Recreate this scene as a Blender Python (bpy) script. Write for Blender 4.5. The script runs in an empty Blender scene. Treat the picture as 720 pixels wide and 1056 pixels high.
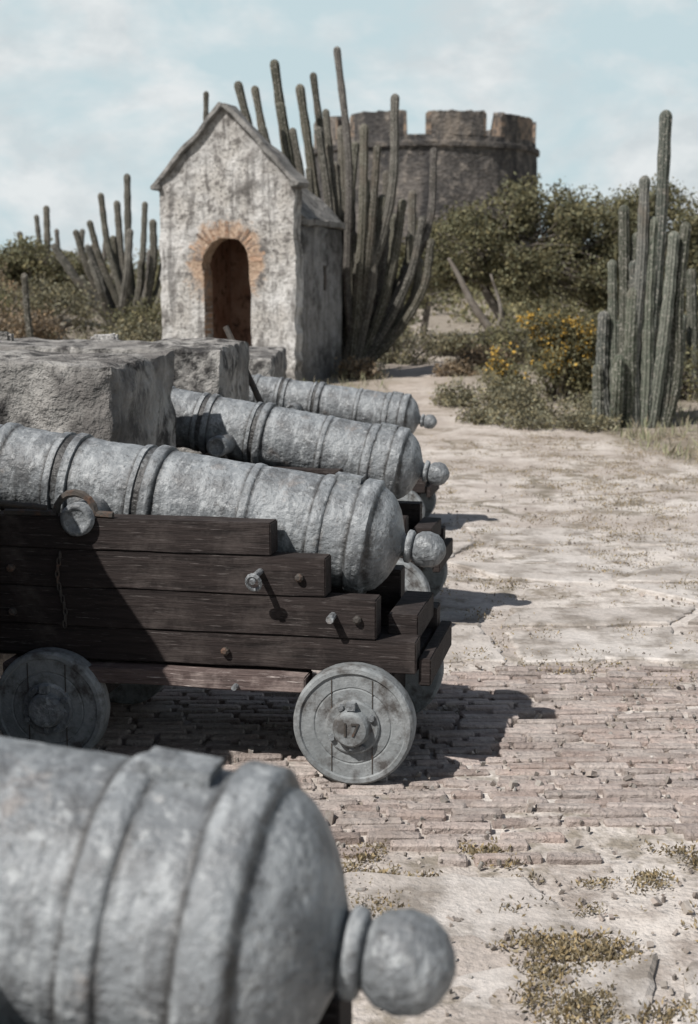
import bpy, bmesh, math, random
import numpy as np
from mathutils import Vector, Matrix, noise, Euler
random.seed(7); rng=np.random.default_rng(7)
S=bpy.context.scene
S.view_settings.view_transform='Standard'; S.view_settings.look='None'; S.view_settings.exposure=0
COL=S.collection

# ------------------------------------------------------------ materials
class NT:
    def __init__(s,m):
        m.use_nodes=True; s.t=m.node_tree; s.n=s.t.nodes; s.l=s.t.links
    def new(s,ty,**k):
        n=s.n.new(ty)
        for a,b in k.items(): setattr(n,a,b)
        return n
    def noise(s,vec,scale,detail=6,rough=.6,dist=0):
        n=s.new('ShaderNodeTexNoise'); n.inputs['Scale'].default_value=scale
        n.inputs['Detail'].default_value=min(detail,5); n.inputs['Roughness'].default_value=rough
        n.inputs['Distortion'].default_value=dist
        s.l.new(vec,n.inputs['Vector']); return n.outputs['Fac']
    def ramp(s,fac,a,b,ca=(0,0,0,1),cb=(1,1,1,1)):
        n=s.new('ShaderNodeValToRGB'); n.color_ramp.elements[0].position=a; n.color_ramp.elements[1].position=b
        n.color_ramp.elements[0].color=ca; n.color_ramp.elements[1].color=cb
        s.l.new(fac,n.inputs['Fac']); return n.outputs['Color']
    def mix(s,fac,a,b,mode='MIX'):
        n=s.new('ShaderNodeMix'); n.data_type='RGBA'; n.blend_type=mode
        for k,v in ((0,fac),(6,a),(7,b)):
            if isinstance(v,(int,float)): n.inputs[k].default_value=v
            elif isinstance(v,(tuple,list)): n.inputs[k].default_value=tuple(v)[:3]+(1,)
            else: s.l.new(v,n.inputs[k])
        return n.outputs[2]
    def math(s,op,a,b=0.0):
        n=s.new('ShaderNodeMath',operation=op)
        for k,v in ((0,a),(1,b)):
            if isinstance(v,(int,float)): n.inputs[k].default_value=v
            else: s.l.new(v,n.inputs[k])
        return n.outputs[0]
def base(name,rough=.85):
    m=bpy.data.materials.new(name); t=NT(m); b=t.n['Principled BSDF']; b.inputs['Roughness'].default_value=rough
    b.inputs['Specular IOR Level'].default_value=.3
    c=t.new('ShaderNodeTexCoord'); return m,t,b,c.outputs['Object']
def scaled(t,v,sc):
    mp=t.new('ShaderNodeMapping'); mp.inputs['Scale'].default_value=sc; t.l.new(v,mp.inputs['Vector']); return mp.outputs[0]
def bump(t,b,h,strength,dist,prev=None):
    n=t.new('ShaderNodeBump'); n.inputs['Strength'].default_value=strength; n.inputs['Distance'].default_value=dist
    t.l.new(h,n.inputs['Height'])
    if prev: t.l.new(prev,n.inputs['Normal'])
    t.l.new(n.outputs[0],b.inputs['Normal']); return n.outputs[0]
def generic(name,c1,c2,c3,s1=1.5,s2=6,sb=30,bs=.5,bd=.01,rough=.85,st=(.52,.66),attr=None,stretch=(1,1,1),big=None):
    m,t,b,v=base(name,rough); v=scaled(t,v,stretch)
    c=t.mix(t.ramp(t.noise(v,s1),.38,.62),c1,c2)
    mid=t.noise(v,s2,8,.65)
    c=t.mix(t.ramp(mid,st[0],st[1]),c,c3)
    if big: c=t.mix(t.ramp(t.noise(v,big[0],5,.65),.48,.64),c,big[1])
    fine=t.noise(v,sb,5,.7)
    c=t.mix(.55,c,t.mix(fine,(.3,.3,.3),(1.7,1.7,1.7)),'MULTIPLY')
    if attr:
        a=t.new('ShaderNodeAttribute',attribute_name=attr); c=t.mix(1.0,c,a.outputs['Color'],'MULTIPLY')
    t.l.new(c,b.inputs['Base Color'])
    p=bump(t,b,fine,bs,bd); bump(t,b,mid,bs,bd*3,p)
    return m
def leafmat(name,col,trans=.2):
    m,t,b,v=base(name,.75)
    a=t.new('ShaderNodeAttribute',attribute_name='Col')
    c=t.mix(1.0,col,a.outputs['Color'],'MULTIPLY'); t.l.new(c,b.inputs['Base Color'])
    tr=t.new('ShaderNodeBsdfTranslucent'); t.l.new(c,tr.inputs['Color'])
    mx=t.new('ShaderNodeMixShader'); mx.inputs[0].default_value=trans
    t.l.new(b.outputs[0],mx.inputs[1]); t.l.new(tr.outputs[0],mx.inputs[2]); t.l.new(mx.outputs[0],t.n['Material Output'].inputs['Surface'])
    return m

def iron_mat():
    m,t,b,v=base('grey_painted_iron',.47)
    b.inputs['Specular IOR Level'].default_value=.42
    big=t.noise(v,3,5); mid=t.noise(v,9,8,.72); pit=t.noise(v,75,4,.7)
    c=t.mix(t.ramp(big,.38,.62),(.15,.16,.168),(.25,.268,.28))
    c=t.mix(t.math('MULTIPLY',t.ramp(mid,.47,.64),.8),c,(.088,.090,.092))
    st=t.noise(scaled(t,v,(9,2.6,2.6)),2.6,5,.7)
    c=t.mix(t.math('MULTIPLY',t.ramp(st,.50,.64),.7),c,(.38,.40,.41))
    c=t.mix(t.math('MULTIPLY',t.ramp(t.noise(v,28,5,.7),.56,.63),.5),c,(.46,.48,.485))
    c=t.mix(t.math('MULTIPLY',t.ramp(pit,.58,.67),.6),c,(.045,.043,.04))
    c=t.mix(t.math('MULTIPLY',t.ramp(t.noise(v,7,6,.7),.59,.70),.5),c,(.145,.105,.082))
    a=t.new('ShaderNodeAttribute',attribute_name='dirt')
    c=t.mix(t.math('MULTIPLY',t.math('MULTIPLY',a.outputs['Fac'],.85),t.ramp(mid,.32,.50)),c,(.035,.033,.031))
    t.l.new(c,b.inputs['Base Color'])
    p=bump(t,b,pit,.5,.006); p=bump(t,b,mid,.7,.02,p)
    vo=t.new('ShaderNodeTexVoronoi'); vo.inputs['Scale'].default_value=44; t.l.new(v,vo.inputs['Vector'])
    bump(t,b,t.ramp(vo.outputs['Distance'],.1,.5),.3,.006,p)
    return m
IRON=iron_mat()
DARKIRON=generic('rusty_dark_iron',(.05,.045,.042),(.08,.07,.06),(.11,.065,.045),6,20,80,.5,.003,.7)
def wood_mat(name,k):
    m,t,b,v=base(name,.78)
    g=scaled(t,v,(1.2,18,18)); gr=t.noise(g,4,8,.7,.6)
    c=t.mix(t.ramp(gr,.3,.7),(.011*k,.008*k,.0074*k),(.040*k,.030*k,.0275*k))
    c=t.mix(t.ramp(t.noise(v,5,7,.7),.52,.72),c,(.072*k,.059*k,.054*k))
    c=t.mix(t.ramp(t.noise(g,9,4,.7),.60,.72),c,(.14*k,.125*k,.118*k))
    t.l.new(c,b.inputs['Base Color']); bump(t,b,gr,.8,.007); return m
WOOD=wood_mat('dark_weathered_wood',1.0); WOODW=wood_mat('worn_lit_wood_edge',4.5)  # paler rail wood: wear, plus light on its top edge put into the colour
WHEEL=generic('worn_grey_painted_wood',(.19,.205,.21),(.28,.295,.30),(.085,.08,.076),7,12,60,.6,.004,.75,(.48,.64))
PARAPET=generic('weathered_parapet_plaster',(.42,.405,.38),(.25,.24,.225),(.055,.052,.05),2.6,5.5,24,1.0,.02,.95,(.46,.58),big=(1.8,(.17,.16,.15)))
def plaster(name,dark):
    m,t,b,v=base(name,.95)
    big=t.noise(v,1.3,8,.65); mid=t.noise(v,4.5,9,.75); fine=t.noise(v,22,6,.7)
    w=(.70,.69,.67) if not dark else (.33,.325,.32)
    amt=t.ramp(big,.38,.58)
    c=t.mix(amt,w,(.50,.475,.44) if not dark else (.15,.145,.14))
    stn=t.math('MULTIPLY',t.ramp(mid,.49,.58),t.math('ADD',t.math('MULTIPLY',amt,.7),.3))
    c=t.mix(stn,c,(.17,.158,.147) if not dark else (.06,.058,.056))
    c=t.mix(t.math('MULTIPLY',t.ramp(fine,.54,.62),t.math('ADD',t.math('MULTIPLY',amt,.6),.4)),c,(.085,.08,.075))
    sx=t.new('ShaderNodeSeparateXYZ'); t.l.new(v,sx.inputs[0])
    sk_=t.noise(scaled(t,v,(4,4,.6)),1.6,5,.65)
    c=t.mix(t.math('MULTIPLY',t.ramp(sk_,.52,.62),.65),c,(.12,.113,.106))
    low=t.math('ADD',sx.outputs[2],t.math('MULTIPLY',mid,1.4))
    c=t.mix(t.math('MULTIPLY',t.ramp(low,.75,1.6,(1,1,1,1),(0,0,0,1)),.6),c,(.15,.14,.13))
    if not dark:
        # grime washing down from the coping
        gl=t.math('ADD',t.math('ADD',sx.outputs[2],t.math('MULTIPLY',t.math('ABSOLUTE',sx.outputs[0]),1.02)),t.math('MULTIPLY',t.math('SUBTRACT',mid,.5),1.2))
        c=t.mix(t.math('MULTIPLY',t.ramp(t.math('SUBTRACT',gl,3.2),.1,.7),.5),c,(.16,.15,.14))
        dz=t.math('SUBTRACT',sx.outputs[2],1.75)
        d=t.math('SQRT',t.math('ADD',t.math('MULTIPLY',sx.outputs[0],sx.outputs[0]),t.math('MULTIPLY',dz,dz)))
        d=t.math('ADD',d,t.math('MULTIPLY',t.math('SUBTRACT',mid,.5),1.1))
        c=t.mix(t.math('MULTIPLY',t.ramp(d,.50,.64,(1,1,1,1),(0,0,0,1)),.85),c,t.mix(t.ramp(fine,.4,.6),(.30,.18,.11),(.56,.41,.29)))
    t.l.new(c,b.inputs['Base Color'])
    p=bump(t,b,fine,.8,.03); bump(t,b,mid,1.0,.08,p); return m
PLASTER=plaster('peeling_white_plaster',False); PLASTERD=plaster('dark_grey_plaster',True)  # second version has a darker grey base, used on the side walls
INNER=generic('rust_brown_plaster',(.36,.21,.155),(.46,.31,.24),(.14,.085,.062),3,8,30,.6,.01)
BRICKO=generic('orange_brick',(.36,.22,.15),(.46,.33,.25),(.30,.22,.18),8,16,50,.6,.01)
ROOFM=generic('sentry_roof_mortar',(.28,.27,.255),(.17,.165,.155),(.08,.076,.073),3,8,30,.7,.02)
STICK=generic('bark',(.14,.12,.10),(.21,.19,.165),(.08,.065,.055),3,12,50,.6,.01)
def towermat(name,k):
    m,t,b,v=base(name,.95)
    mid=t.noise(v,.4,8,.7); fine=t.noise(v,2.2,8,.75)
    vs=scaled(t,v,(1,1,2.0)); vo=t.new('ShaderNodeTexVoronoi'); vo.inputs['Scale'].default_value=3.4; t.l.new(vs,vo.inputs['Vector'])
    s2=t.new('ShaderNodeSeparateColor'); t.l.new(vo.outputs['Color'],s2.inputs[0])
    c=t.mix(t.ramp(mid,.38,.60),(.145*k,.132*k,.122*k),(.068*k,.064*k,.062*k))
    c=t.mix(.65,c,t.mix(s2.outputs[0],(.55,.55,.55),(1.3,1.28,1.25)),'MULTIPLY')
    c=t.mix(t.math('MULTIPLY',t.ramp(fine,.52,.64),.75),c,(.27*k,.237*k,.205*k))
    stv=t.noise(scaled(t,v,(1,1,.22)),.9,6,.7)
    c=t.mix(t.math('MULTIPLY',t.ramp(stv,.49,.61),.85),c,(.038,.037,.038))
    sx=t.new('ShaderNodeSeparateXYZ'); t.l.new(v,sx.inputs[0])
    up=t.math('ADD',sx.outputs[2],t.math('MULTIPLY',t.math('SUBTRACT',fine,.5),2.2))
    c=t.mix(t.math('MULTIPLY',t.ramp(t.math('SUBTRACT',up,10.3),.0,.5),t.ramp(stv,.40,.50,(.8,.8,.8,1),(0,0,0,1))),c,(.26,.222,.185))
    t.l.new(c,b.inputs['Base Color']); p=bump(t,b,vo.outputs['Distance'],.7,.1); bump(t,b,fine,.9,.15,p); return m
TOWER=towermat('tower_rubble_stone',1.0)
TOWERO=generic('tower_weathered_brick',(.33,.245,.18),(.25,.195,.155),(.09,.082,.075),.9,2.4,9,.8,.1,st=(.47,.60))
def cactusmat(name,c1,c2):
    m,t,b,v=base(name,.75)
    a=t.new('ShaderNodeAttribute',attribute_name='Col')
    c=t.mix(t.ramp(t.noise(v,5,6,.7),.4,.62),c1,c2)
    c=t.mix(1.0,c,a.outputs['Color'],'MULTIPLY')
    c=t.mix(t.ramp(t.noise(v,40,3,.7),.55,.63),c,(.30,.285,.25))
    c=t.mix(t.math('MULTIPLY',t.ramp(t.noise(v,2.2,4,.6),.56,.68),.6),c,(.15,.125,.10))
    t.l.new(c,b.inputs['Base Color']); bump(t,b,t.noise(v,45,3,.7),.6,.015); return m
CACT=cactusmat('cactus_skin',(.10,.112,.092),(.155,.162,.14)); CACT2=cactusmat('cactus_skin_dry',(.092,.088,.074),(.155,.146,.126))
LEAFG=leafmat('dusty_green_foliage',(.148,.153,.096)); LEAFD=leafmat('dry_scrub_foliage',(.20,.168,.128)); LEAFY=leafmat('yellow_petals',(.55,.35,.075))
LEAFS=leafmat('grey_green_scrub',(.19,.193,.143)); GRASSM=leafmat('dry_grass',(.34,.29,.215)); WEEDM=leafmat('creeping_weed',(.24,.212,.15))

# ------------------------------------------------------------ mesh helpers
def obj(name,verts,faces,mat,parent=None,smooth=False,cols=None,mats=None,fm=None):
    me=bpy.data.meshes.new(name); me.from_pydata([tuple(v) for v in verts],[],[tuple(f) for f in faces]); me.update()
    if mats:
        for q in mats: me.materials.append(q)
        if fm is not None: me.polygons.foreach_set('material_index',fm)
    else: me.materials.append(mat)
    if cols is not None:
        a=me.color_attributes.new('Col','FLOAT_COLOR','POINT'); a.data.foreach_set('color',np.asarray(cols,dtype=np.float32).ravel())
    if smooth: me.polygons.foreach_set('use_smooth',[True]*len(me.polygons))
    o=bpy.data.objects.new(name,me); COL.objects.link(o)
    if parent: o.parent=parent
    return o
def empty(name,loc=(0,0,0),rot=(0,0,0)):
    e=bpy.data.objects.new(name,None); e.location=loc; e.rotation_euler=rot; COL.objects.link(e); e.empty_display_size=.2; return e
class MB:
    def __init__(s): s.v=[]; s.f=[]; s.c=[]
    def box(s,c,h,col=(1,1,1,1),R=None,jit=0):
        i=len(s.v)
        for sx,sy,sz in ((-1,-1,-1),(1,-1,-1),(1,1,-1),(-1,1,-1),(-1,-1,1),(1,-1,1),(1,1,1),(-1,1,1)):
            p=Vector((sx*h[0],sy*h[1],sz*h[2]))
            if jit: p+=Vector((random.uniform(-jit,jit),random.uniform(-jit,jit),random.uniform(-jit,jit)*.5))
            if R: p=R@p
            s.v.append(p+Vector(c)); s.c.append(col)
        s.f+=[tuple(i+k for k in q) for q in ((0,3,2,1),(4,5,6,7),(0,1,5,4),(1,2,6,5),(2,3,7,6),(3,0,4,7))]
    def tube(s,pts,rads,n=8,ribs=0,col=(1,1,1,1),tip=False,rib_amp=.16):
        pts=[Vector(p) for p in pts]; i0=len(s.v); ref=Vector((.3,1,.1)).normalized()
        for k,p in enumerate(pts):
            t=(pts[min(k+1,len(pts)-1)]-pts[max(k-1,0)]).normalized()
            a=t.cross(ref)
            if a.length<.05: a=t.cross(Vector((1,0,0)))
            a.normalize(); b=t.cross(a)
            for j in range(n):
                th=2*math.pi*j/n; r=rads[k]
                cc=1.0
                if ribs:
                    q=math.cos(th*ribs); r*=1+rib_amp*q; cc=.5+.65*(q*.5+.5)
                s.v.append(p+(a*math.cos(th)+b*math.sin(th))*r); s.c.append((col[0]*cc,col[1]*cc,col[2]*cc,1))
        for k in range(len(pts)-1):
            for j in range(n):
                a0=i0+k*n+j; a1=i0+k*n+(j+1)%n
                s.f.append((a0,a1,a1+n,a0+n))
        s.f.append(tuple(i0+(len(pts)-1)*n+j for j in range(n)))
        s.f.append(tuple(i0+j for j in reversed(range(n))))
    def done(s,name,mat,parent=None,smooth=False,usecol=False):
        return obj(name,s.v,s.f,mat,parent,smooth,cols=s.c if usecol else None)
def catmull(P,n):
    P=[Vector(p) for p in P]; P=[P[0]*2-P[1]]+P+[P[-1]*2-P[-2]]; out=[]
    for i in range(1,len(P)-2):
        for k in range(n):
            t=k/n; a,b,c,d=P[i-1:i+3]
            out.append(.5*((2*b)+(c-a)*t+(2*a-5*b+4*c-d)*t*t+(3*b-a-3*c+d)*t**3))
    out.append(P[-2]); return out
def lathe(name,prof,mat,n=64,parent=None,rough=0.0,seed=0,dirt=False,sharp=False):
    v=[];f=[];D=[]
    for i,(s_,r) in enumerate(prof):
        dv=0
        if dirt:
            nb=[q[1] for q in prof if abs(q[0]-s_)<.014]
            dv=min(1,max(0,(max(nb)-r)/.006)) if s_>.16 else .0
        for j in range(n):
            th=2*math.pi*j/n; y=math.cos(th); z=math.sin(th); rr=r
            if rough and r>.01:
                q=Vector((s_*5+seed,y*r*5,z*r*5)); rr+=rough*(noise.noise(q)+.8*noise.noise(q*3.1)+.7*noise.noise(q*8))
            v.append((s_,y*rr,z*rr)); D.append(dv)
    m=len(prof)
    for k in range(m-1):
        for j in range(n):
            a=k*n+j;b=k*n+(j+1)%n; f.append((a,a+n,b+n,b))
    f.append(tuple(range(n))); f.append(tuple((m-1)*n+j for j in reversed(range(n))))
    o=obj(name,v,f,mat,parent,smooth=not sharp)
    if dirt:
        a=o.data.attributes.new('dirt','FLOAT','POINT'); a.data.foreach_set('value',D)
    return o
def dense(prof,step):
    out=[prof[0]]
    for a,b in zip(prof,prof[1:]):
        n=max(1,int(abs(b[0]-a[0])/step))
        for k in range(1,n+1): out.append((a[0]+(b[0]-a[0])*k/n,a[1]+(b[1]-a[1])*k/n))
    return out
def bevbox(name,c,h,mat,parent,bev=.006,cuts=0,jit=0,rot=None):
    bm=bmesh.new(); bmesh.ops.create_cube(bm,size=2)
    for v in bm.verts: v.co=Vector((v.co.x*h[0],v.co.y*h[1],v.co.z*h[2]))
    if cuts: 
        ed=[e for e in bm.edges if abs((e.verts[0].co-e.verts[1].co).x)>h[0]]
        bmesh.ops.subdivide_edges(bm,edges=ed,cuts=cuts)
    bmesh.ops.bevel(bm,geom=[e for e in bm.edges if len(e.link_faces)==2 and e.calc_face_angle(0)>.5],offset=bev,segments=2,affect='EDGES')
    if jit:
        for v in bm.verts:
            q=(v.co+Vector(c))*4; v.co+=Vector((0,noise.noise(q)*jit,noise.noise(q+Vector((9,3,1)))*jit))
    me=bpy.data.meshes.new(name); bm.to_mesh(me); bm.free(); me.materials.append(mat)
    o=bpy.data.objects.new(name,me); COL.objects.link(o); o.parent=parent; o.location=c
    if rot: o.rotation_euler=rot
    return o
def roughblock(name,foot,z0,z1,mat,parent=None,cuts=22,amp=.02,rnd=.05,seed=0,fine=.6,chip=0):
    bm=bmesh.new(); bmesh.ops.create_cube(bm,size=2)
    bmesh.ops.subdivide_edges(bm,edges=bm.edges[:],cuts=cuts,use_grid_fill=True)
    A,B,C,D=[Vector(p) for p in foot]
    for v in bm.verts:
        x,y,z=v.co
        m=sorted((abs(x),abs(y),abs(z)),reverse=True)
        k=1-rnd*max(0,(m[1]-.86)/.14)**2
        if chip and m[1]>.93:
            q0=Vector((x*3+seed,y*3,z*3)); k-=chip*max(0,noise.noise(q0*1.7)+.5*noise.noise(q0*4))
        zz=z*(k if z>0 else 1)
        x*=k;y*=k
        u=(x+1)/2;w=(y+1)/2
        p=(A*(1-u)+B*u)*(1-w)+(D*(1-u)+C*u)*w
        q=Vector((p.x,p.y,z0+(z1-z0)*(zz+1)/2))
        n=Vector((noise.noise(q*2.2+Vector((seed,0,0))),noise.noise(q*2.2+Vector((5,seed,7))),noise.noise(q*2.2+Vector((1,9,seed)))))
        n2=Vector((noise.noise(q*9),noise.noise(q*9+Vector((5,2,7))),noise.noise(q*9+Vector((1,9,4)))))
        v.co=q+n*amp+n2*amp*fine
    me=bpy.data.meshes.new(name); bm.to_mesh(me); bm.free(); me.materials.append(mat)
    me.polygons.foreach_set('use_smooth',[True]*len(me.polygons))
    o=bpy.data.objects.new(name,me); COL.objects.link(o)
    m=o.modifiers.new('es','EDGE_SPLIT'); m.split_angle=math.radians(60)
    if parent: o.parent=parent
    return o
def leaves(name,P,size,mat,parent=None,asp=.55,shade=None,sv=.35,tint=None,up=0):
    P=np.asarray(P); N=len(P)
    d=rng.normal(size=(N,3)); d[:,2]+=up; d/=np.linalg.norm(d,axis=1)[:,None]
    e=np.cross(d,rng.normal(size=(N,3))); e/=np.linalg.norm(e,axis=1)[:,None]
    s=size*rng.uniform(.6,1.4,N)[:,None]
    v=np.empty((N,4,3)); v[:,0]=P; v[:,1]=P+d*s*.5+e*s*asp*.5; v[:,2]=P+d*s; v[:,3]=P+d*s*.5-e*s*asp*.5
    c=np.ones((N,4,4)); k=rng.uniform(1-sv,1+sv,N)
    if shade is not None: k=k*shade
    c[:,:,:3]=k[:,None,None]
    if tint is not None:
        w=rng.random(N)[:,None,None]; c[:,:,:3]*=(1-w)+w*np.array(tint)
    me=bpy.data.meshes.new(name); me.vertices.add(N*4); me.vertices.foreach_set('co',v.ravel())
    me.loops.add(N*4); me.loops.foreach_set('vertex_index',np.arange(N*4)); me.polygons.add(N)
    me.polygons.foreach_set('loop_start',np.arange(N)*4)
    me.update(calc_edges=True); me.validate()
    a=me.color_attributes.new('Col','FLOAT_COLOR','POINT'); a.data.foreach_set('color',c.astype(np.float32).ravel())
    me.materials.append(mat); o=bpy.data.objects.new(name,me); COL.objects.link(o)
    if parent: o.parent=parent
    return o
def sm(t): t=max(0,min(1,t)); return t*t*(3-2*t)

# ------------------------------------------------------------ ground
def gz(x,y):
    z=sm((y-12)/8)*.25+min(max(0,y-20),30)*.008+sm((y-50)/45)*1.9+sm((-x-2)/6)*sm((y-14)/14)*.55
    if y>13: z+=.12*sm((y-13)/10)*noise.noise(Vector((x*.35,y*.35,0)))
    q=Vector((x,y,0))
    z+=.014*noise.noise(q*1.7)+.009*noise.noise(q*6)+.005*noise.noise(q*15)
    return z
def pathmask(x,y):
    n=noise.noise(Vector((x*.7,y*.7,3)))*.7+noise.noise(Vector((x*2.4,y*2.4,3)))*.35
    if y<13: xl=-1.2; xr=3.0+ (13-y)*.05
    else:
        k=min(1,(y-13)/8); k2=min(1,max(0,(y-21)/24))
        xl=-.9+(k*1.05)+k2*1.8; xr=2.8-k*1.45+k2*.95
    return max(1-sm((x-xl+n)/.5), sm((x-xr+n)/.6)) if y>11.5 else sm((x-xr+n)/.6)*.8
def axis(fa,fb,st,far,g=1.13):
    a=list(np.arange(fa,fb,st)); x=a[-1]; s=st; up=[]
    while x<far: s*=g; x+=s; up.append(x)
    x=a[0]; s=st; dn=[]
    while x>-far: s*=g; x-=s; dn.append(x)
    return dn[::-1]+a+up
xs=axis(-1.3,3.6,.04,900); ys=axis(2.4,9.0,.04,900,1.06)
ys=[y for y in ys if y>-60]
V=[];C=[]
for y in ys:
    for x in xs:
        V.append((x,y,gz(x,y))); w=pathmask(x,y); C.append((w,w,w,1))
nx=len(xs); F=[(j*nx+i,j*nx+i+1,(j+1)*nx+i+1,(j+1)*nx+i) for j in range(len(ys)-1) for i in range(nx-1)]
def groundmat():
    m,t,b,v=base('dusty_ground',.95)
    big=t.noise(v,.9,7,.6); mid=t.noise(v,4,8,.7); fine=t.noise(v,45,5,.7)
    c=t.mix(t.ramp(big,.42,.58),(.61,.565,.52),(.45,.40,.36))
    c=t.mix(t.ramp(mid,.48,.64),c,(.35,.305,.27))
    c=t.mix(t.math('MULTIPLY',t.ramp(t.noise(v,2.2,8,.75),.51,.60),.8),c,(.22,.19,.148))
    vo=t.new('ShaderNodeTexVoronoi'); vo.feature='DISTANCE_TO_EDGE'; vo.inputs['Scale'].default_value=.8
    wn=t.new('ShaderNodeTexNoise'); wn.inputs['Scale'].default_value=2.5; t.l.new(v,wn.inputs['Vector'])
    wv=t.mix(.22,v,wn.outputs['Color']); t.l.new(wv,vo.inputs['Vector'])
    crack=t.ramp(vo.outputs['Distance'],.006,.022,(1,1,1,1),(0,0,0,1))
    c=t.mix(t.math('MULTIPLY',crack,t.ramp(t.noise(v,1.1,4),.45,.58)),c,(.20,.175,.135))
    # the far track is browner earth
    sx=t.new('ShaderNodeSeparateXYZ'); t.l.new(v,sx.inputs[0])
    far=t.ramp(t.math('DIVIDE',sx.outputs[1],50.0),.22,.40)
    c=t.mix(t.math('MULTIPLY',far,.55),c,(.40,.335,.275))
    a=t.new('ShaderNodeAttribute',attribute_name='Col')
    c=t.mix(a.outputs['Fac'],c,t.mix(t.ramp(mid,.4,.6),(.22,.188,.145),(.36,.315,.265)))
    c=t.mix(.65,c,t.mix(fine,(.3,.3,.3),(1.65,1.65,1.65)),'MULTIPLY')
    t.l.new(c,b.inputs['Base Color']); p=bump(t,b,fine,.7,.012); bump(t,b,mid,.8,.04,p); return m
obj('ground',V,F,groundmat(),smooth=True,cols=C)

def brickmat():
    m,t,b,v=base('worn_paving_brick',.93)
    a=t.new('ShaderNodeAttribute',attribute_name='Col')
    mid=t.noise(v,5,8,.7); fine=t.noise(v,60,5,.7); c=a.outputs['Color']
    c=t.mix(t.math('MULTIPLY',t.ramp(mid,.44,.60),.72),c,(.47,.42,.385))
    c=t.mix(t.math('MULTIPLY',t.ramp(t.noise(v,1.6,7,.7),.50,.66),.65),c,(.20,.16,.138))
    c=t.mix(.6,c,t.mix(fine,(.25,.25,.25),(1.75,1.75,1.75)),'MULTIPLY')
    t.l.new(c,b.inputs['Base Color']); p=bump(t,b,fine,.8,.012); bump(t,b,t.noise(v,18,5),.8,.03,p); return m
mb=MB(); y=3.78
while y<5.82:
    x=-2.6+random.uniform(0,.2)
    while x<4.2:
        L=random.uniform(.16,.225)
        if random.random()<.18: L*=.55
        yy=y+.022*math.sin(x*1.3+.4)+.016*noise.noise(Vector((x*2,y,0)))
        edge=(y>5.62 and random.random()<.4) or (y<3.92 and random.random()<.4)
        worn=noise.noise(Vector((x*1.1,y*2.2,9)))
        if not edge and not random.random()<(.05 if worn<.2 else .38):
            k=random.uniform(.7,1.18); w=random.random()
            col=(k*(.38+.05*w),k*(.305+.07*w),k*(.27+.075*w),1)
            z=.003+random.uniform(-.008,.005)+.010*noise.noise(Vector((x*1.5,y*1.5,5)))-(.008 if worn>.2 else 0)
            R=Euler((random.uniform(-.06,.06),random.uniform(-.03,.03),random.uniform(-.03,.03))).to_matrix()
            mb.box((x+L/2,yy,z),(L/2-.005,.0203,.02),col,R,.005)
        x+=L+random.uniform(.004,.012)
    y+=.054
bp=obj('brick_pavement',mb.v,mb.f,brickmat(),cols=mb.c)
bv_=bp.modifiers.new('bevel','BEVEL'); bv_.width=.006; bv_.segments=1

SLAB=generic('pale_stone_slab',(.57,.535,.50),(.44,.40,.365),(.27,.24,.21),1.3,4,40,.7,.012,.93,(.47,.62))
def slabs(name,x0,x1,y0,y1,cx,cy,skip,seed):
    r=random.Random(seed); nx_=int((x1-x0)/cx); ny_=int((y1-y0)/cy); v=[];f=[]
    G={}
    for i in range(nx_+1):
        for j in range(ny_+1):
            G[i,j]=Vector((x0+i*cx+r.uniform(-.28,.28)*cx,y0+j*cy+r.uniform(-.22,.22)*cy*(0 if j in(0,ny_) else 1)))
    for i in range(nx_):
        for j in range(ny_):
            if r.random()<skip: continue
            q=[G[i,j],G[i+1,j],G[i+1,j+1],G[i,j+1]]; c=sum(q,Vector((0,0)))/4
            q=[c+(p-c)*(1-.035/(p-c).length) for p in q]
            pts=[]
            for k in range(4):
                a,b=q[k],q[(k+1)%4]; n=max(3,int((b-a).length/.05))
                for s_ in range(n):
                    p=a+(b-a)*s_/n; nn=noise.noise(Vector((p.x*3,p.y*3,seed))); n2=noise.noise(Vector((p.x*14,p.y*14,seed)))
                    pts.append(p+(c-p).normalized()*(.07*nn+.035*n2+.015))
            z=r.uniform(.004,.020); tx=r.uniform(-.03,.03); ty=r.uniform(-.03,.03); i0=len(v); n=len(pts)
            for p in pts: v.append((p.x,p.y,-.03))
            for p in pts: v.append((p.x,p.y,z-.008+tx*(p.x-c.x)+ty*(p.y-c.y)))
            for p in pts:
                p=p+(c-p).normalized()*.014; v.append((p.x,p.y,z+tx*(p.x-c.x)+ty*(p.y-c.y)))
            for k in range(n):
                k2=(k+1)%n
                f.append((i0+k,i0+k2,i0+n+k2,i0+n+k)); f.append((i0+n+k,i0+n+k2,i0+2*n+k2,i0+2*n+k))
            f.append(tuple(i0+2*n+k for k in range(n)))
    obj(name,v,f,SLAB)
slabs('stone_slab_paving',-.3,4.3,5.92,10.2,.95,.58,.22,3)
slabs('stone_slab_paving',-.6,3.6,1.2,3.70,.62,.5,.28,8)

mb=MB()
for k in range(3600):
    x=random.uniform(-.4,3.5); y=random.uniform(2.6,12) if k%3==0 else random.uniform(2.6,6.0); r=random.uniform(.002,.0070)*(2.0 if random.random()<.04 else 1)
    g=random.uniform(.4,1.1)
    mb.box((x,y,gz(x,y)+r*.4+(.014 if 3.75<y<5.85 else .006)),(r*random.uniform(.8,1.5),r,r*.6),(g,g,g,1),Euler((random.random()*3,random.random()*3,random.random()*3)).to_matrix(),r*.3)
mb.done('pebbles',generic('pebble_stone',(.42,.38,.34),(.30,.25,.22),(.5,.48,.45),5,20,60,.3,.002,attr='Col'),usecol=True)

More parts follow.
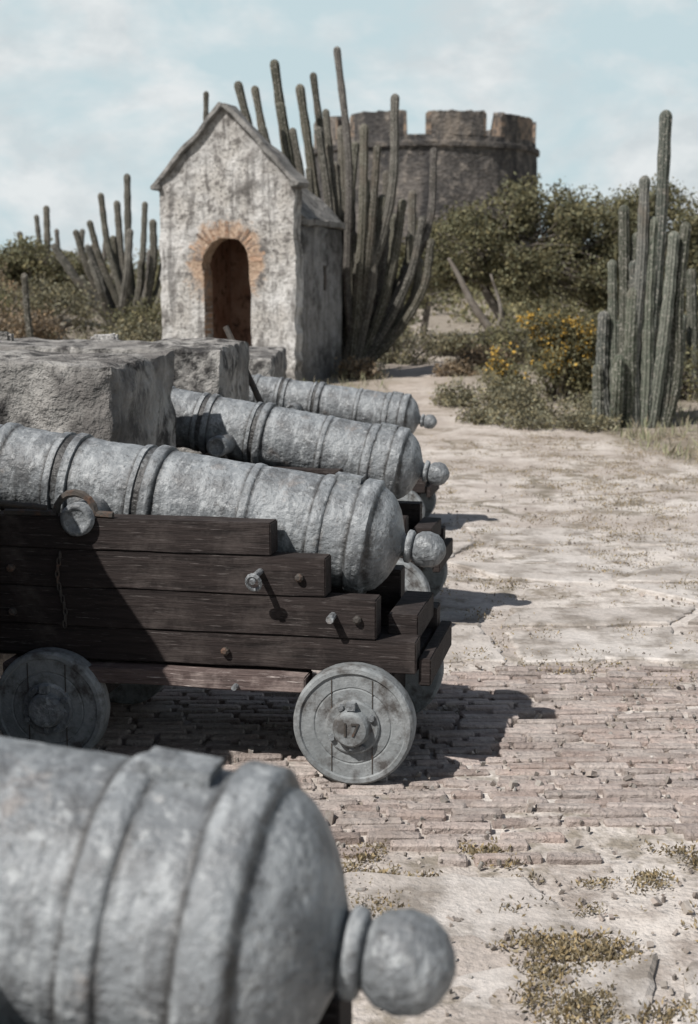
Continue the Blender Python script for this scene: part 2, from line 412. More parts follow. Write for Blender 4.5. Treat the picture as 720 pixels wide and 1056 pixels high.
# ------------------------------------------------------------ parapet merlons
AL=math.radians(11); sA=math.tan(AL)
wall=empty('parapet_wall')
def merlon(xn,yn,xf,yf,seed,z=1.27):
    L=2.3
    foot=[(xn-L,yn+L*sA),(xn,yn),(xf,yf),(xf-L,yf+L*sA)]
    roughblock('merlon',foot,-.1,z,PARAPET,wall,cuts=60,amp=.024,rnd=.014,seed=seed,fine=.8,chip=.008)
merlon(-1.27,2.75,-1.16,4.46,1,1.33); merlon(-.93,5.62,-.80,6.6,2,1.30); merlon(-.69,7.65,-.60,8.85,3,1.28)
merlon(-.55,10.3,-.55,12.5,4,1.1)
roughblock('sill',[(-3.6,2.6),(-3.3,2.6),(-2.9,12.5),(-3.2,12.5)],-.1,.5,PARAPET,wall,cuts=16,amp=.02,seed=9)
for (x,y,z,r) in ((-2.12,8.6,1.27,.06),(-1.5,8.75,1.27,.05)):
    roughblock('loose_stone',[(x-r*1.6,y-r),(x+r*1.6,y-r),(x+r*1.4,y+r),(x-r*1.3,y+r)],z-.03,z+r,PLASTER,wall,cuts=8,amp=.03,rnd=.25,seed=x)

# ------------------------------------------------------------ cannons
def barrel_profile(R,sh=0):
    k=R/.2
    p=[(-.066,.004),(-.062,.02),(-.05,.041),(-.03,.057),(0,.063),(.026,.057),(.040,.046),(.046,.040),(.048,.052),(.053,.056),(.066,.056),(.071,.050),(.073,.036),(.078,.036),
       (.088,.045),(.097,.066),(.106,.092),(.119,.120),(.135,.144),(.155,.165),(.173,.177),(.182,.181),(.185,.190),(.193,.201),(.240,.202),(.248,.196),(.252,.186),(.34,.184),
       (.343,.189),(.350,.191),(.378,.191),(.384,.188),(.387,.182),(.60,.178),(.603,.182),(.608,.183),(.622,.183),(.628,.181),(.631,.177),(.93,.169),(.934,.179),(.942,.183),(.970,.182),(.976,.177),(.979,.168),(1.0,.167),(1.003,.174),(1.020,.174),(1.024,.164),
       (1.24,.157),(1.244,.167),(1.272,.167),(1.277,.157),(1.30,.156),(1.303,.163),(1.325,.163),(1.329,.155),(1.50,.150),(1.51,.158),(1.54,.158),(1.55,.146),(2.30,.118),(2.31,.128),(2.335,.128),(2.345,.117),(2.46,.122),(2.56,.146),(2.60,.152),(2.63,.143),(2.64,.12),(2.64,.07),(2.4,.07),(2.39,.002)]
    p=[(s-(sh if s>.085 else 0),r) for s,r in p]
    return [(s,r*k) for s,r in dense(p,.012)]
def cannon(bx,by,bz,beta,scale=1.0,Rb=.2,seed=0,alpha=11,rough=.0042,sh=0.0):
    E=empty('naval_cannon',(bx,by,.014),(0,0,math.pi-math.radians(alpha)))
    B=empty('barrel_assembly'); B.parent=E; B.location=(0,0,bz-.014); B.rotation_euler=(0,-math.radians(beta),0); B.scale=(scale,)*3
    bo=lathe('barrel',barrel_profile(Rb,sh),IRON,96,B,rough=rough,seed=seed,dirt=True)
    m=bo.modifiers.new('es','EDGE_SPLIT'); m.split_angle=math.radians(56)
    for sg in(1,-1):
        t=lathe('trunnion',[(0,.056),(.328,.056),(.336,.050),(.338,.040),(.331,.036),(.331,.01)],IRON,28,B,rough=.002,seed=sg); t.location=(1.12,0,-.062); t.rotation_euler=(0,0,sg*math.pi/2)
    z=MB(); z.box((.30,0,.190*Rb/.2),(.045,.03,.012)); z.done('vent_patch',IRON,B)
    W=lambda n,c,h,mt=WOOD,**k: bevbox(n,[q*scale for q in c],[q*scale for q in h],mt,E,.004*scale,cuts=10,jit=.005,**k)
    for sg in(1,-1):
        yc=sg*.255
        for i,(a,b_,z0,z1,th) in enumerate(((.465,1.62,.721,.828,.050),(.285,1.78,.592,.7185,.0485),(.120,1.84,.460,.5895,.0505),(-.01,1.86,.350,.4575,.049))):
            W(f'cheek_plank_{i}',((a+b_)/2,yc,(z0+z1)/2),((b_-a)/2,th,(z1-z0)/2))
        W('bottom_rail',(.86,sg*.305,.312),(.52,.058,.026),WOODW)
        W('axle_bolster',(.20,sg*.20,.30),(.10,.10,.045)); W('axle_bolster',(1.21,sg*.20,.30),(.10,.10,.045))
    W('rear_transom',(.05,0,.475),(.05,.195,.045)); W('bed_plank',(.62,0,.36),(.62,.19,.03)); W('front_transom',(1.6,0,.52),(.06,.2,.16))
    W('stool_bed',(-.035,0,.352),(.020,.28,.045)); W('quoin',(.35,0,.46),(.16,.09,.05))
    for xx in(.18,1.21): W('axle',(xx,0,.195),(.065,.30,.06))
    for xx in(.18,1.21):
        for sg in(1,-1):
            H=empty('truck_wheel'); H.parent=E; H.location=(xx*scale,sg*.315*scale,.195*scale); H.rotation_euler=(0,0,sg*math.pi/2); H.scale=(scale,)*3
            w=lathe('wheel_disc',[(0,.02),(0,.185),(.006,.193),(.014,.196),(.06,.196),(.072,.194),(.079,.187),(.080,.174),(.073,.170),(.073,.128),(.070,.124),(.073,.120),(.073,.02)],WHEEL,56,H,rough=.0020,seed=seed+xx,sharp=False)
            m=w.modifiers.new('es','EDGE_SPLIT'); m.split_angle=math.radians(30)
            hb=lathe('wheel_hub',[(.07,.090),(.080,.088),(.084,.082),(.084,.062),(.108,.057),(.116,.050),(.118,.040),(.118,.004)],WHEEL if xx<.5 else IRON,30,H,rough=.0015,seed=xx)
            m=hb.modifiers.new('es','EDGE_SPLIT'); m.split_angle=math.radians(30)
            z=MB()
            for q in range(4):
                an=q*math.pi/2+.5; z.tube([(.083,math.cos(an)*.073,math.sin(an)*.073),(.097,math.cos(an)*.073,math.sin(an)*.073)],[.012,.010],6)
            z.tube([(.096,0,-.070),(.096,0,.072)],[.009,.009],8); z.box((.098,0,.074),(.012,.014,.012))
            z.done('hub_bolts',IRON,H)
            g=MB()
            for yy in(-.068,.064): g.box((.0738,yy+.0,0),(.0016,.0014,math.sqrt(.166**2-yy*yy)))
            g.done('board_joints',DARKIRON,H)
            if sg==1 and xx<.5:
                cu=bpy.data.curves.new('wheel_number','FONT'); cu.body='17'; cu.size=.062; cu.extrude=.003; cu.align_x='CENTER'; cu.align_y='CENTER'; cu.materials.append(DARKIRON)
                to=bpy.data.objects.new('wheel_number',cu); COL.objects.link(to); to.parent=E
                to.matrix_local=Matrix.Translation((xx*scale,(.315+.1195)*scale,.195*scale))@Matrix(((-1,0,0,0),(0,0,1,0),(0,1,0,0),(0,0,0,1)))
    m=MB()
    for sg in(1,-1):
        yo=sg*.305
        for (a,zz) in ((.37,.655),(.18,.525),(.62,.40),(1.36,.50),(1.36,.65)):
            m.tube([(a,yo-sg*.01,zz),(a,yo+sg*.012,zz),(a,yo+sg*.018,zz)],[.014,.014,.007],8)
        ring=[(1.13+.068*math.cos(q),yo-sg*.01,.842+.066*math.sin(q)) for q in np.linspace(0,3.14,9)]
        m.tube([(1.0,yo-sg*.01,.837),(1.065,yo-sg*.01,.84)],[.012]*2,6)
        m.tube(ring,[.013]*9,6); m.tube([(1.195,yo-sg*.01,.838),(1.38,yo-sg*.01,.836)],[.012]*2,6)
        m.tube([(1.22,yo+sg*.02,.86),(1.36,yo+sg*.03,.872),(1.6,yo+sg*.02,.865)],[.010]*3,8)
    m.v=[Vector(v)*scale for v in m.v]; m.done('bolts_and_straps',DARKIRON,E)
    m=MB()
    for sg in(1,-1):
        yo=sg*.305
        m.tube([(.50,yo,.67),(.50,yo+sg*.07,.668),(.50,yo+sg*.105,.655)],[.011,.011,.010],8)
        ring=[(.50+.022*math.cos(q),yo+sg*(.085+.012*math.sin(q)),.650+.026*math.sin(q)) for q in np.linspace(0,6.2,14)]
        m.tube(ring,[.007]*14,6)
        m.tube([(.26,yo,.535),(.26,yo+sg*.055,.532)],[.012,.013],8)
        m.tube([(.57,yo+.03*sg,.300),(.57,yo+sg*.085,.300)],[.011,.009],8)
    m.v=[Vector(v)*scale for v in m.v]; m.done('eye_bolts',IRON,E)
    m=MB()
    for k in range(12):
        zc=.70-k*.021; xc=1.18+.012*math.sin(k*.5)
        pts=[(xc+(.006*math.cos(q) if k%2 else 0),.318+(0 if k%2 else .006*math.cos(q)),zc+.014*math.sin(q)) for q in np.linspace(0,6.28,9)]
        m.tube(pts,[.0028]*9,5)
    m.v=[Vector(v)*scale for v in m.v]; m.done('chain',DARKIRON,E)
    return E
cannon(.065,1.63,.772,6.2,1.0,.205,1,rough=.0020,sh=.014)
cannon(.262,4.72,.718,9.3,1.0,.2,20,rough=.0034,sh=.004)
cannon(.42,6.72,.722,11.0,.9,.2,41,rough=.0045)
cannon(.53,9.36,.73,8.5,.78,.2,63,rough=.006)
mb=MB(); mb.tube([(-.77,8.95,1.36),(-.14,8.62,.04)],[.020,.024],8); mb.done('iron_crowbar',DARKIRON)

# ------------------------------------------------------------ sentry box
T=empty('stone_sentry_box',(-1.72,20.25,.22),(0,0,-math.radians(18)))
hw=1.02; top=2.84; apex=3.88; dh=.36; spring=1.75
out=[(-hw,0),(-dh,0)]
n=9
out+=[(-dh,spring*k/8) for k in range(1,9)]
out+=[(-dh*math.cos(math.pi*k/n),spring+dh*math.sin(math.pi*k/n)) for k in range(1,n)]
out+=[(dh,spring*k/8) for k in range(8,-1,-1)]
def seg(a,b,m): return [(a[0]+(b[0]-a[0])*k/m,a[1]+(b[1]-a[1])*k/m) for k in range(1,m+1)]
out+=seg((dh,0),(hw,0),2)+seg((hw,0),(hw,top),22)+seg((hw,top),(0,apex),12)+seg((0,apex),(-hw,top),12)+seg((-hw,top),(-hw,0),22)[:-1]
o2=[]
for (x,z) in out:
    j=.022 if z>.02 else 0
    o2.append((x+random.uniform(-j,j),z+random.uniform(-j,j)))
v=[(x,0,z) for x,z in o2]+[(x,.3,z) for x,z in o2]; N=len(o2)
f=[tuple(range(N)),tuple(reversed(range(N,2*N)))]+[(k,k+N,(k+1)%N+N,(k+1)%N) for k in range(N)]
obj('front_wall',v,f,PLASTER,T)
D=2.1; ev=2.28
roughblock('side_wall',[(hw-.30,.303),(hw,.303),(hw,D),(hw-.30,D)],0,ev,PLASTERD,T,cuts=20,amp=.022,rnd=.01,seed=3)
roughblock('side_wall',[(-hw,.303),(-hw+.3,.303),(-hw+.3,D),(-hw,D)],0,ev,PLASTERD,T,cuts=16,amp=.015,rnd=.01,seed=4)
roughblock('back_wall',[(-hw+.3,D-.3),(hw-.3,D-.3),(hw-.3,D-.01),(-hw+.3,D-.01)],0,ev,INNER,T,cuts=12,amp=.015,rnd=.01,seed=5)
for sx in(-1,1):
    bevbox('inner_lining',(sx*(hw-.325),1.05,1.15),(.006,.74,1.14),INNER,T,.002)
bevbox('narrow_window_slit',(hw+.010,1.25,1.55),(.012,.045,.18),DARKIRON,T,.003)
roughblock('eave_slab',[(-hw-.07,.303),(hw+.07,.303),(hw+.07,D+.07),(-hw-.07,D+.07)],ev,ev+.09,ROOFM,T,cuts=14,amp=.025,rnd=.02,seed=6)
e=hw+.02; rz=3.6; zb=ev+.085
rv=[(-e,.30,zb),(e,.30,zb),(e,D+.02,zb),(-e,D+.02,zb),(0,.30,rz),(0,1.15,rz)]
bm=bmesh.new(); bv=[bm.verts.new(q) for q in rv]
for q in ((1,2,5,4),(0,4,5,3),(2,3,5),(0,1,4),(0,3,2,1)): bm.faces.new([bv[k] for k in q])
bmesh.ops.subdivide_edges(bm,edges=bm.edges[:],cuts=10,use_grid_fill=True)
for q in bm.verts: q.co+=Vector((noise.noise(q.co*4),0,noise.noise(q.co*4+Vector((3,3,3)))))*.04
me=bpy.data.meshes.new('roof'); bm.to_mesh(me); bm.free(); me.materials.append(ROOFM); ro=bpy.data.objects.new('roof',me); COL.objects.link(ro); ro.parent=T
sl=math.atan2(apex-top,hw); Lc=math.hypot(hw,apex-top)
for sg in(1,-1):
    c=Vector((sg*hw/2,.13,(top+apex)/2)); nrm=Vector((sg*math.sin(sl),0,math.cos(sl)))
    bevbox('gable_coping',c+nrm*.028+Vector((sg*.03,0,-.03)),(Lc/2+.05,.21,.034),ROOFM,T,.01,cuts=18,jit=.04,rot=(0,sg*sl,0))
    bevbox('kneeler',(sg*(hw+.025),.13,top-.035),(.075,.205,.035),ROOFM,T,.012)
mb=MB()
for k in range(19):
    a=math.pi*(k+.5)/19+random.uniform(-.03,.03)
    if random.random()<.15: continue
    r0=dh+.005; r1=dh+random.uniform(.11,.26)
    R=Matrix.Rotation(-(a-math.pi/2),3,'Y'); rm=(r0+r1)/2; g=random.uniform(.5,1.1)
    mb.box((math.cos(a)*rm,.0,spring+math.sin(a)*rm),(random.uniform(.019,.027),random.uniform(.003,.014),(r1-r0)/2),(g,g,g,1),R,.008)
for k in range(22):
    z=.04+k*.075; g=random.uniform(.6,1.15)
    mb.box((-dh+.003,.15,z),(.012,.145,.033),(g,g,g,1),None,.005)
mb.done('brick_arch',generic('arch_brick',(.47,.29,.19),(.58,.43,.32),(.32,.26,.22),8,8,40,.8,.03,attr='Col',st=(.47,.6)),T,usecol=True)
roughblock('plinth_step',[(-hw-.3,-.5),(hw+.2,-.5),(hw+.2,2.3),(-hw-.3,2.3)],-.4,.0,PARAPET,T,cuts=14,amp=.03,seed=12)

# ------------------------------------------------------------ round fort tower
TW=empty('round_fort_tower',(4.95,96,0))
n=220; R0=7.7;R1=7.25; zt=11.0
v=[];f=[]
levels=[0]+[k*.75 for k in range(1,14)]+[10.25]
prof=[(z,R0+(R1-R0)*z/12) for z in levels]+[(10.3,R1+.26),(10.58,R1+.28),(10.66,R1+.02),(zt,R1)]
for z,r in prof:
    for j in range(n):
        th=2*math.pi*j/n; q=Vector((math.cos(th)*r*.6,math.sin(th)*r*.6,z*.6)); rr=r+.08*noise.noise(q)+.06*noise.noise(q*3)
        v.append((math.cos(th)*rr,math.sin(th)*rr,z))
m=len(prof)
for k in range(m-1):
    for j in range(n): a=k*n+j;b=k*n+(j+1)%n; f.append((a,a+n,b+n,b)[::-1])
f.append(tuple((m-1)*n+j for j in range(n)))
obj('tower_drum',v,f,TOWER,TW,smooth=False)
mb=MB()
fmi=[]
for g in range(9):
    c=33-40*g; a0=c+4.5; a1=c+35.5; steps=22; i0=len(mb.v)
    for k in range(steps+1):
        an=math.radians(a0+(a1-a0)*k/steps)
        for (r,z) in ((R1,zt-.02),(R1+.02,12.4),(R1-.85,12.45),(R1-1.2,zt-.02)):
            an2=an
            if k in(0,steps) and r<R1-.5: an2=math.radians(a0+(a1-a0)*k/steps+(2.2 if k==0 else -2.2))
            zz=z
            if z>12:
                zz+=.10*noise.noise(Vector((an*9,3,z)))+.12*noise.noise(Vector((an*30,3,1)))
                if k in(0,steps): zz-=.2
            mb.v.append(Vector((math.sin(an2)*r,-math.cos(an2)*r,zz))); mb.c.append((1,1,1,1))
    for k in range(steps):
        a=i0+k*4
        for q in range(4):
            q2=(q+1)%4; mb.f.append((a+q,a+4+q,a+4+q2,a+q2))
            fmi.append(1 if (q==0 and (k<2 or k>=steps-1 or (g==0 and k>8))) else 0)
    mb.f.append(tuple(i0+q for q in range(4))); fmi.append(1); mb.f.append(tuple(i0+steps*4+q for q in reversed(range(4)))); fmi.append(1)
obj('battlement',mb.v,mb.f,None,TW,mats=[TOWER,TOWERO],fm=fmi)

# ------------------------------------------------------------ cacti
def cactus(name,loc,stems,r,mat,ribs=8,seed=1):
    rd=random.Random(seed); mb=MB()
    for st in stems:
        P=[Vector(p) for p in st]; Q=catmull(P,9)
        r0=r*rd.uniform(.82,1.15); n=len(Q); rads=[]
        for k in range(n):
            t=k/(n-1); rads.append(r0*(.82+.18*math.sin(min(1,t*3)*1.57))*(1+.08*math.sin(k*1.9+rd.random()))*(1-.2*t))
        d=(Q[-1]-Q[-2]).normalized(); e=Q[-1]
        for a in (.35,.65,.88,1.0): Q.append(e+d*r0*1.1*a); rads.append(rads[n-1]*math.sqrt(max(.01,1-a*a)))
        g=rd.uniform(.65,1.25)
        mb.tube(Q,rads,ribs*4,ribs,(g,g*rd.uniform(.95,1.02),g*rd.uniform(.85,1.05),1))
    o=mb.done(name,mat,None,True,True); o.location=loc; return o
def fan(tips,base_r,rd,dy=.5,dh=0,k1=.33,k2=.70,pk1=.5,pk2=.88):
    out=[]
    for (dx,h,*b) in tips:
        h-=dh
        bx=b[0] if b else dx*.08+rd.uniform(-base_r,base_r); bh=b[1] if len(b)>1 else 0
        y=rd.uniform(-dy,dy); by=y*.3; a1,a2=(pk1,pk2) if dx>.25 else (k1,k2)
        w=.06*h/3
        out.append([(bx,by,bh),(bx+(dx-bx)*a1+rd.uniform(-w,w),by+(y-by)*.4,bh+(h-bh)*.30),(bx+(dx-bx)*a2+rd.uniform(-w,w),y,bh+(h-bh)*.66),(dx,y,h)])
    return out
rd=random.Random(4)
right=[(.24,3.45,.16),(.03,2.78,.04),(-.10,2.5,-.06),(.13,2.35,.12),(.36,2.2,.2),(-.21,1.92,-.14),(-.30,1.35,-.2),(-.37,.78,-.3),(.46,1.9,.3),(.33,1.5,.26),(-.02,1.9,-.02),(.10,1.5,.1),(-.12,1.25,-.1),(.20,2.0,.2),(.02,1.1,.02),(.50,2.3,.35),(-.20,.9,-.2),(.28,1.0,.3),(.06,2.2,.06),(-.05,1.6,-.05),(.38,1.7,.3)]
cactus('candelabra_cactus',(3.10,15.6,.0),fan(right,.02,rd,.28,.06,.85,.95,.6,.9),.069,CACT,9,5)
mid=[(-1.75,5.0),(-1.16,5.3),(-1.42,4.8),(-.55,5.15),(-.16,5.35),(-.34,4.5),(-.85,4.2),(.12,4.0),(.72,4.65),(1.34,3.9),(1.16,2.85),(.55,3.2),(.30,2.9),(1.0,2.6),(.85,3.1),(1.3,2.5),(.45,3.9),(-.6,3.6),(.05,3.3),(.68,2.5),(-1.05,4.6),(.2,2.3),(.62,3.6),(.5,2.2),(1.05,3.3),(.9,2.1),(-.9,3.2),(-.75,4.9),(.1,2.6),
 (-.1,4.3),(.3,3.5),(.75,2.9),(.6,2.7),(-.2,3.7),(.4,2.6),(.25,4.2),(1.15,2.2),(-.45,4.2),(-1.3,4.2),(-.05,2.9),(.8,2.4)]
cactus('candelabra_cactus',(-.02,23.0,.22),fan(mid,.16,rd,.7,.40),.073,CACT2,8,6)
left=[(-.45,3.05),(.15,3.4),(-.15,2.9),(-.95,2.3),(-1.2,1.7),(.62,2.5),(.4,2.9),(-.7,2.5),(.75,2.1),(-.3,2.2),(.2,2.3),(-1.0,1.4),(.5,1.9),(-1.35,2.0),(-.6,1.7),(.0,1.9),(.3,1.7),(.55,2.2),(-.8,2.0),(.9,1.7)]
cactus('candelabra_cactus',(-4.65,30,.6),fan(left,.15,rd,.7,.15),.078,CACT2,8,7)
cactus('candelabra_cactus',(-8.4,40,.7),fan([(-.3,2.9),(.1,3.1),(.35,2.5),(-.1,2.1),(1.0,2.5),(1.3,2.1),(1.6,2.4),(-.6,2.4),(2.0,2.0)],.3,rd,.5),.085,CACT2,8,8)
cactus('candelabra_cactus',(-9.3,36,.7),fan([(-.3,1.9),(.1,2.2),(.35,1.8),(-.1,1.5),(-.7,1.8)],.3,rd,.5),.08,CACT2,8,8)
cactus('candelabra_cactus',(4.75,19.5,.2),fan([(-.1,1.6),(.15,2.0),(.4,2.6),(.3,1.4),(.55,1.8),(-.25,1.0)],.1,rd,.3,0,.8,.95,.6,.9),.08,CACT,8,9)
cactus('columnar_cactus',(-3.9,17.5,.2),[[(0,0,0),(.02,0,.6),(-.02,0,1.1),(-.04,0,1.55)]],.045,CACT2,8,9)
cactus('columnar_cactus',(-2.5,25.5,.3),[[(0,0,0),(.02,0,2),(0,0,3.5),(.02,0,4.65)]],.055,CACT2,8,9)

# ------------------------------------------------------------ trees and shrubs
def blobpts(blobs,ncl,per,sig,gap=.0,seed=0,rim=.55):
    cl=[];w=np.array([b[3]*b[4]*b[5] for b in blobs]); w=w/w.sum()
    while len(cl)<ncl:
        b=blobs[rng.choice(len(blobs),p=w)]
        d=rng.normal(size=3); d/=np.linalg.norm(d); rr=(rim+(1-rim)*rng.random())*1.0 if rng.random()<.75 else rng.random()**.33
        lump=1+.35*noise.noise(Vector(d*2.3+seed+b[0]))
        if rng.random()<.06: rr*=1.2
        p=np.array(b[:3])+d*np.array(b[3:6])*rr*lump
        if noise.noise(Vector(p*1.6)+Vector((seed,0,0)))<gap: continue
        cl.append(p)
    cl=np.array(cl); P=np.repeat(cl,per,axis=0)+rng.normal(size=(ncl*per,3))*sig
    sh=np.repeat(rng.uniform(.6,1.35,ncl),per)
    return cl,P,sh
def tree(name,loc,trunk,blobs,ncl,per,sig,size,mat,seed,gap=-.12,tr=.10,twigs=260):
    T=empty(name,loc); mb=MB()
    cl,P,sh=blobpts(blobs,ncl,per,sig,gap,seed)
    Q=catmull(trunk,6); mb.tube(Q,[tr*(1-.5*k/len(Q)) for k in range(len(Q))],9)
    top_=Vector(trunk[-1]); mid_=Vector(trunk[-2])
    for b in blobs:
        e=Vector(b[:3]); s=mid_ if random.random()<.5 else top_
        m1=s.lerp(e,.5)+Vector((random.uniform(-.2,.2),random.uniform(-.2,.2),random.uniform(-.1,.25)))
        L=catmull([s,m1,e],5); mb.tube(L,[tr*.5*(1-.7*k/len(L)) for k in range(len(L))],6)
        near=[c for c in cl if np.linalg.norm((c-np.array(b[:3]))/np.array(b[3:6]))<1.4]
        random.shuffle(near)
        for c in near[:twigs//len(blobs)]:
            s2=L[random.randint(2,len(L)-1)]; c=Vector(c); mb.tube([s2,s2.lerp(c,.5)+Vector((random.uniform(-.1,.1),0,random.uniform(-.1,.1))),s2.lerp(c,1.06)],[.018,.012,.005],4)
    mb.done('trunk_and_limbs',STICK,T,True)
    leaves('foliage',P,size,mat,T,shade=sh,sv=.3,tint=(1.2,1.0,.8)); return T
tree('divi_divi_tree',(3.5,29,.35),[(0,0,0),(-.35,0,.6),(-.8,0,1.4),(-.6,.1,2.0)],[(-1.0,0,2.1,1.0,1.0,.8),(.2,.3,2.4,1.2,1.1,1.0),(1.3,0,2.1,1.0,1.1,1.1),(-.1,-.3,1.6,.9,.8,.6),(1.9,-.2,1.2,.9,.8,.8),(-.2,.2,2.95,.6,.6,.45),(-1.75,.2,1.7,.5,.6,.5)],1500,30,.085,.075,LEAFG,3,tr=.13)
tree('divi_divi_tree',(5.9,30,.35),[(0,0,0),(.15,0,.7),(.0,0,1.3),(.2,.1,1.9)],[(-.6,0,2.2,1.1,1.0,.95),(.6,.2,2.3,1.1,1.1,1.0),(1.5,0,1.8,.9,1.0,1.0),(-.1,-.3,1.2,1.3,.8,.8),(.1,0,3.0,.6,.6,.4)],1250,30,.085,.075,LEAFG,11,tr=.12)
tree('divi_divi_tree',(1.9,37,.4),[(0,0,0),(.1,0,.6),(.2,0,1.2),(.2,.1,1.7)],[(-.3,0,1.7,.9,.9,.8),(.8,.2,2.1,1.0,1.0,.9),(.2,0,2.5,.6,.7,.5),(-1.1,.1,1.1,.8,.7,.7)],650,26,.1,.09,LEAFG,17,tr=.1)
tree('acacia_tree',(-7.2,33,.8),[(0,0,0),(.1,0,.5),(0,0,.9),(.1,0,1.3)],[(0,0,1.4,1.0,.8,.5),(.8,0,1.1,.7,.7,.5),(-.9,0,1.1,.7,.7,.5)],420,24,.09,.08,LEAFG,21,tr=.07,gap=-.05)
mb=MB(); mb.tube(catmull([(3.05,27.3,.2),(2.75,27.3,.75),(2.35,27.4,1.35),(2.1,27.5,1.85),(1.9,27.6,2.2)],6),[.11-.0032*k for k in range(25)],9)
mb.tube(catmull([(2.75,27.3,.7),(2.9,27.4,1.2),(2.7,27.5,1.9)],5),[.06-.004*k for k in range(11)],7); mb.done('bare_tree_trunk',STICK,None,True)

def shrub(name,loc,blobs,ncl,per,sig,size,mat,seed,gap=-.2,flowers=0,twig=60,twr=.007):
    T=empty(name,loc); cl,P,sh=blobpts(blobs,ncl,per,sig,gap,seed,.4); P_=P[P[:,2]>0]; sh=sh[P[:,2]>0]; P=P_
    leaves('foliage',P,size,mat,T,shade=sh,sv=.35,tint=(1.25,1.05,.8))
    mb=MB(); idx=list(range(len(cl))); random.shuffle(idx)
    for k in idx[:twig]:
        c=Vector(cl[k]); s=Vector((c.x*.25,c.y*.25,0)); mb.tube([s,s.lerp(c,.5)+Vector((random.uniform(-.06,.06),0,.04)),c*1.12],[twr*1.5,twr,twr*.5],4)
    mb.done('twigs',STICK,T)
    if flowers:
        c=cl[cl[:,2]>.3]; c=c[rng.choice(len(c),flowers)]; Pf=np.repeat(c,8,axis=0)+rng.normal(size=(flowers*8,3))*.03
        leaves('flowers',Pf+np.array([0,-.04,.04]),.036,LEAFY,T,asp=.9,sv=.35)
    return T
shrub('yellow_flowering_shrub',(2.62,18.3,.16),[(-.4,0,.45,.45,.4,.45),(.3,0,.55,.5,.4,.55),(0,-.1,.85,.48,.4,.4),(.55,0,.3,.35,.3,.3),(-.62,0,.25,.25,.3,.25)],620,26,.05,.045,LEAFG,31,flowers=260)
for (x,y,w,h,s) in ((1.75,17.0,.55,.38,1),(2.3,16.6,.6,.34,2),(2.85,16.4,.4,.26,3),(1.35,17.6,.35,.25,4),(1.5,15.9,.3,.12,5),(2.6,15.5,.35,.14,6),(2.0,15.6,.3,.12,7)):
    shrub('low_grey_shrub',(x,y,gz(x,y)),[(0,0,h*.4,w,.4,h*.7)],int(340*w),22,.045,.038,LEAFS,40+s,twig=25)
i=0
for (x,y,w,h,m) in ((-4.9,18.0,.9,.75,LEAFD),(-3.4,19.5,.9,.65,LEAFS),(-3.0,22.5,1.0,.85,LEAFS),(-5.6,22,1.2,.9,LEAFD),(-6.0,27,1.3,1.0,LEAFS),(-3.6,27,1.2,1.0,LEAFG),(-8.5,31,1.5,1.2,LEAFD),(-4.1,16.2,.8,.5,LEAFD),
    (.9,26,.8,.6,LEAFS),(.4,31,1.0,.9,LEAFG),(3.7,24,1.0,.7,LEAFS),(4.7,21,.9,.7,LEAFS),(2.5,24.5,.7,.4,LEAFD),(5.9,24,1.0,.8,LEAFS),(-.3,28.5,.9,.8,LEAFG),(5.3,17.5,.8,.5,LEAFD),(.55,36,1,1,LEAFG),(3.8,18.7,.6,.5,LEAFS),(2.0,28.5,.6,.45,LEAFS),(3.1,26,.9,.8,LEAFG),(4.3,26.5,1.0,.9,LEAFG),(5.4,27,1.0,.9,LEAFG),(4.6,18.2,.6,.7,LEAFG),(-6.6,24.5,1.2,1.1,LEAFG),(4.0,20.5,.7,.75,LEAFG),(1.75,21.5,.4,.25,LEAFD),(.1,21.2,.35,.25,LEAFD)):
    i+=1; shrub('dry_scrub_bush' if m is LEAFD else 'green_scrub_bush',(x,y,gz(x,y)-.05),[(0,0,h*.45,w,w*.7,h*.6),(w*.4,0,h*.7,w*.5,w*.4,h*.4),(-w*.5,.1,h*.5,w*.5,w*.4,h*.45)],int(300*w),20,.07,.055,m,50+i,gap=-.1,twig=80,twr=.009)
P=[];sh=[]
for k in range(260):
    y=random.uniform(46,92); x=random.uniform(-.42,.42)*y; w=random.uniform(.8,1.8); h=random.uniform(.7,1.5)*(.8+.4*noise.noise(Vector((x*.1,y*.1,0))))
    if 42<y<56 and 1.3<x<3: continue
    q=rng.normal(size=(380,3)); q/=np.linalg.norm(q,axis=1)[:,None]; q*=(.55+.45*rng.random((380,1)))*np.array([w,w,h]); q+=np.array([x,y,gz(x,y)+h*.5])+rng.normal(size=(380,3))*.1
    P.append(q); sh.append(np.full(380,random.uniform(.6,1.35)))
leaves('distant_scrub_foliage',np.concatenate(P),.2,LEAFG,shade=np.concatenate(sh),sv=.35,tint=(1.3,1.1,.9))
roughblock('low_brick_wall',[(.75,37.5),(1.5,37.4),(1.5,38.0),(.75,38)],.2,.95,BRICKO,None,cuts=8,amp=.03)

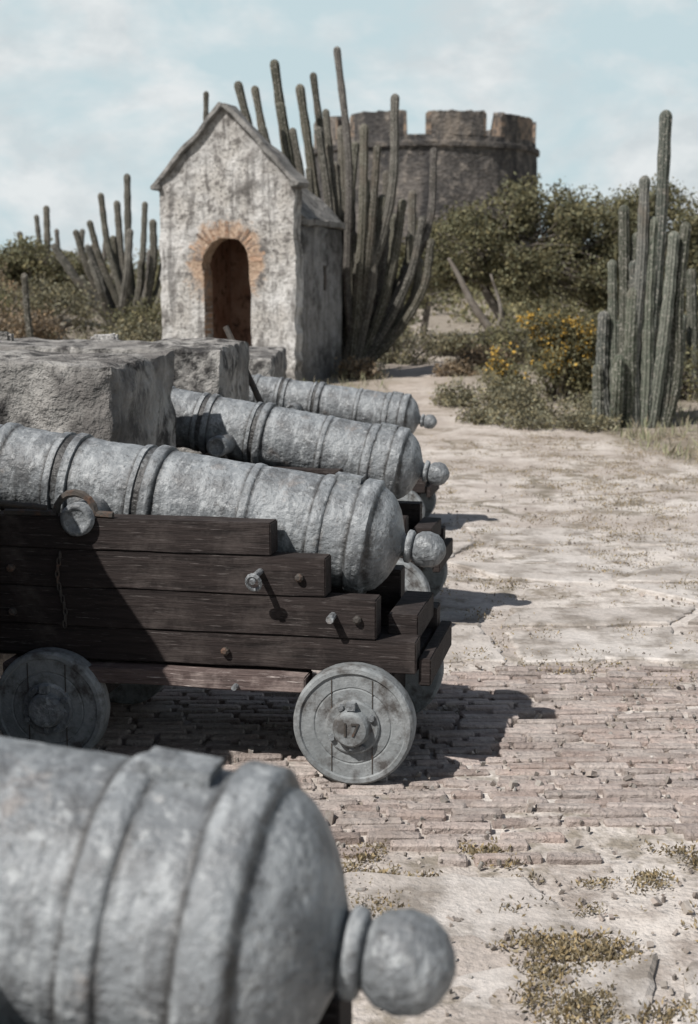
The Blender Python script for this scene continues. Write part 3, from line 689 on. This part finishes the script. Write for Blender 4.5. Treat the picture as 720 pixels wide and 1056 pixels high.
# grasses and weeds
P=[];sh=[]
for k in range(7500):
    y=12+26*random.random()**1.6; x=random.uniform(-.35,.35)*y
    if pathmask(x,y)<.45 or random.random()<.2: continue
    g=random.uniform(.7,1.2); n=7; z=gz(x,y)
    P.append(np.array([[x,y,z]]*n)+rng.normal(size=(n,3))*np.array([.05,.05,.005])); sh.append(np.full(n,g))
leaves('dry_grass',np.concatenate(P),.13,GRASSM,asp=.09,shade=np.concatenate(sh),up=2.2,tint=(.8,1,.8))
P=[];sh=[]
for k in range(66000):
    far=k%5>=2
    if not far: y=random.uniform(2.5,3.9); x=random.uniform(-.1,1.6)
    else: y=random.uniform(5.5,15); x=random.uniform(.1,4.2)
    d=.55*noise.noise(Vector((x*2.2,y*1.8,8)))+.7*noise.noise(Vector((x*7,y*7,2)))+.55*noise.noise(Vector((x*23,y*23,2)))
    th=.50
    if not far: th-= .50*math.exp(-((x-.47-(3.3-y)*.05)/.14)**2) + (.48*math.exp(-((x-.05)/.14)**2) if y>3.15 else 0)+.30*math.exp(-((x-1.0)/.13)**2)
    else: th-=.24+(.16 if x>1.6 else 0)
    if d<th or random.random()<.25: continue
    n=5; P.append(np.array([[x,y,gz(x,y)+.010]]*n)+rng.normal(size=(n,3))*np.array([.018,.018,.003])*(1.6 if far else 1)); sh.append(np.full(n,random.uniform(.4,1.4)))
leaves('creeping_weeds',np.concatenate(P),.014,WEEDM,asp=.4,shade=np.concatenate(sh),up=.8,tint=(1.3,1.1,.8))

# ------------------------------------------------------------ camera, light, sky
cam=bpy.data.cameras.new('camera'); co=bpy.data.objects.new('camera',cam); COL.objects.link(co); S.camera=co
co.location=(0,0,1.58); co.rotation_euler=(math.radians(90-8.83),0,0)
cam.sensor_fit='VERTICAL'; cam.sensor_height=36; cam.sensor_width=36*698/1024; cam.lens=50; cam.clip_end=3000; cam.clip_start=.05
cam.dof.use_dof=True; cam.dof.focus_distance=4.7; cam.dof.aperture_fstop=4.6
d=Vector((.63,.60,-1.0)).normalized()
sl_=bpy.data.lights.new('sun','SUN'); sl_.energy=5.0; sl_.angle=math.radians(.6); sl_.color=(1,.96,.915)
so=bpy.data.objects.new('sun',sl_); COL.objects.link(so); so.rotation_euler=d.to_track_quat('-Z','Y').to_euler()
W=bpy.data.worlds.new('World'); S.world=W; W.use_nodes=True; t=NT(W)
bg=t.n['Background']; bg.inputs['Strength'].default_value=.07
sk=t.new('ShaderNodeTexSky',sky_type='NISHITA'); sk.sun_disc=False; sk.sun_elevation=math.asin(-d.z); sk.sun_rotation=math.atan2(-d.x,-d.y)
sk.dust_density=1.5
tc=t.new('ShaderNodeTexCoord'); v=tc.outputs['Generated']
sx=t.new('ShaderNodeSeparateXYZ'); t.l.new(v,sx.inputs[0])
hz=t.ramp(sx.outputs[2],.20,.38,(1,1,1,1),(0,0,0,1))
vm=scaled(t,v,(1,1,1.7))
vm2=t.new('ShaderNodeMapping'); vm2.inputs['Location'].default_value=(.35,.1,.22); t.l.new(vm,vm2.inputs['Vector'])
cl=t.noise(vm2.outputs[0],7.5,8,.58,.25)
cloud=t.mix(t.ramp(t.noise(vm2.outputs[0],14,6,.6),.40,.60),(11.4,11.8,11.9),(9.0,9.7,10.0))
cmask=t.math('MULTIPLY',t.math('MULTIPLY',t.ramp(cl,.40,.58),hz),.92)
zen=t.mix(.45,sk.outputs[0],(1.9,2.1,2.4))
blue=t.mix(t.math('MULTIPLY',hz,.94),zen,(8.3,10.2,10.8))
t.l.new(t.mix(cmask,blue,cloud),bg.inputs['Color'])
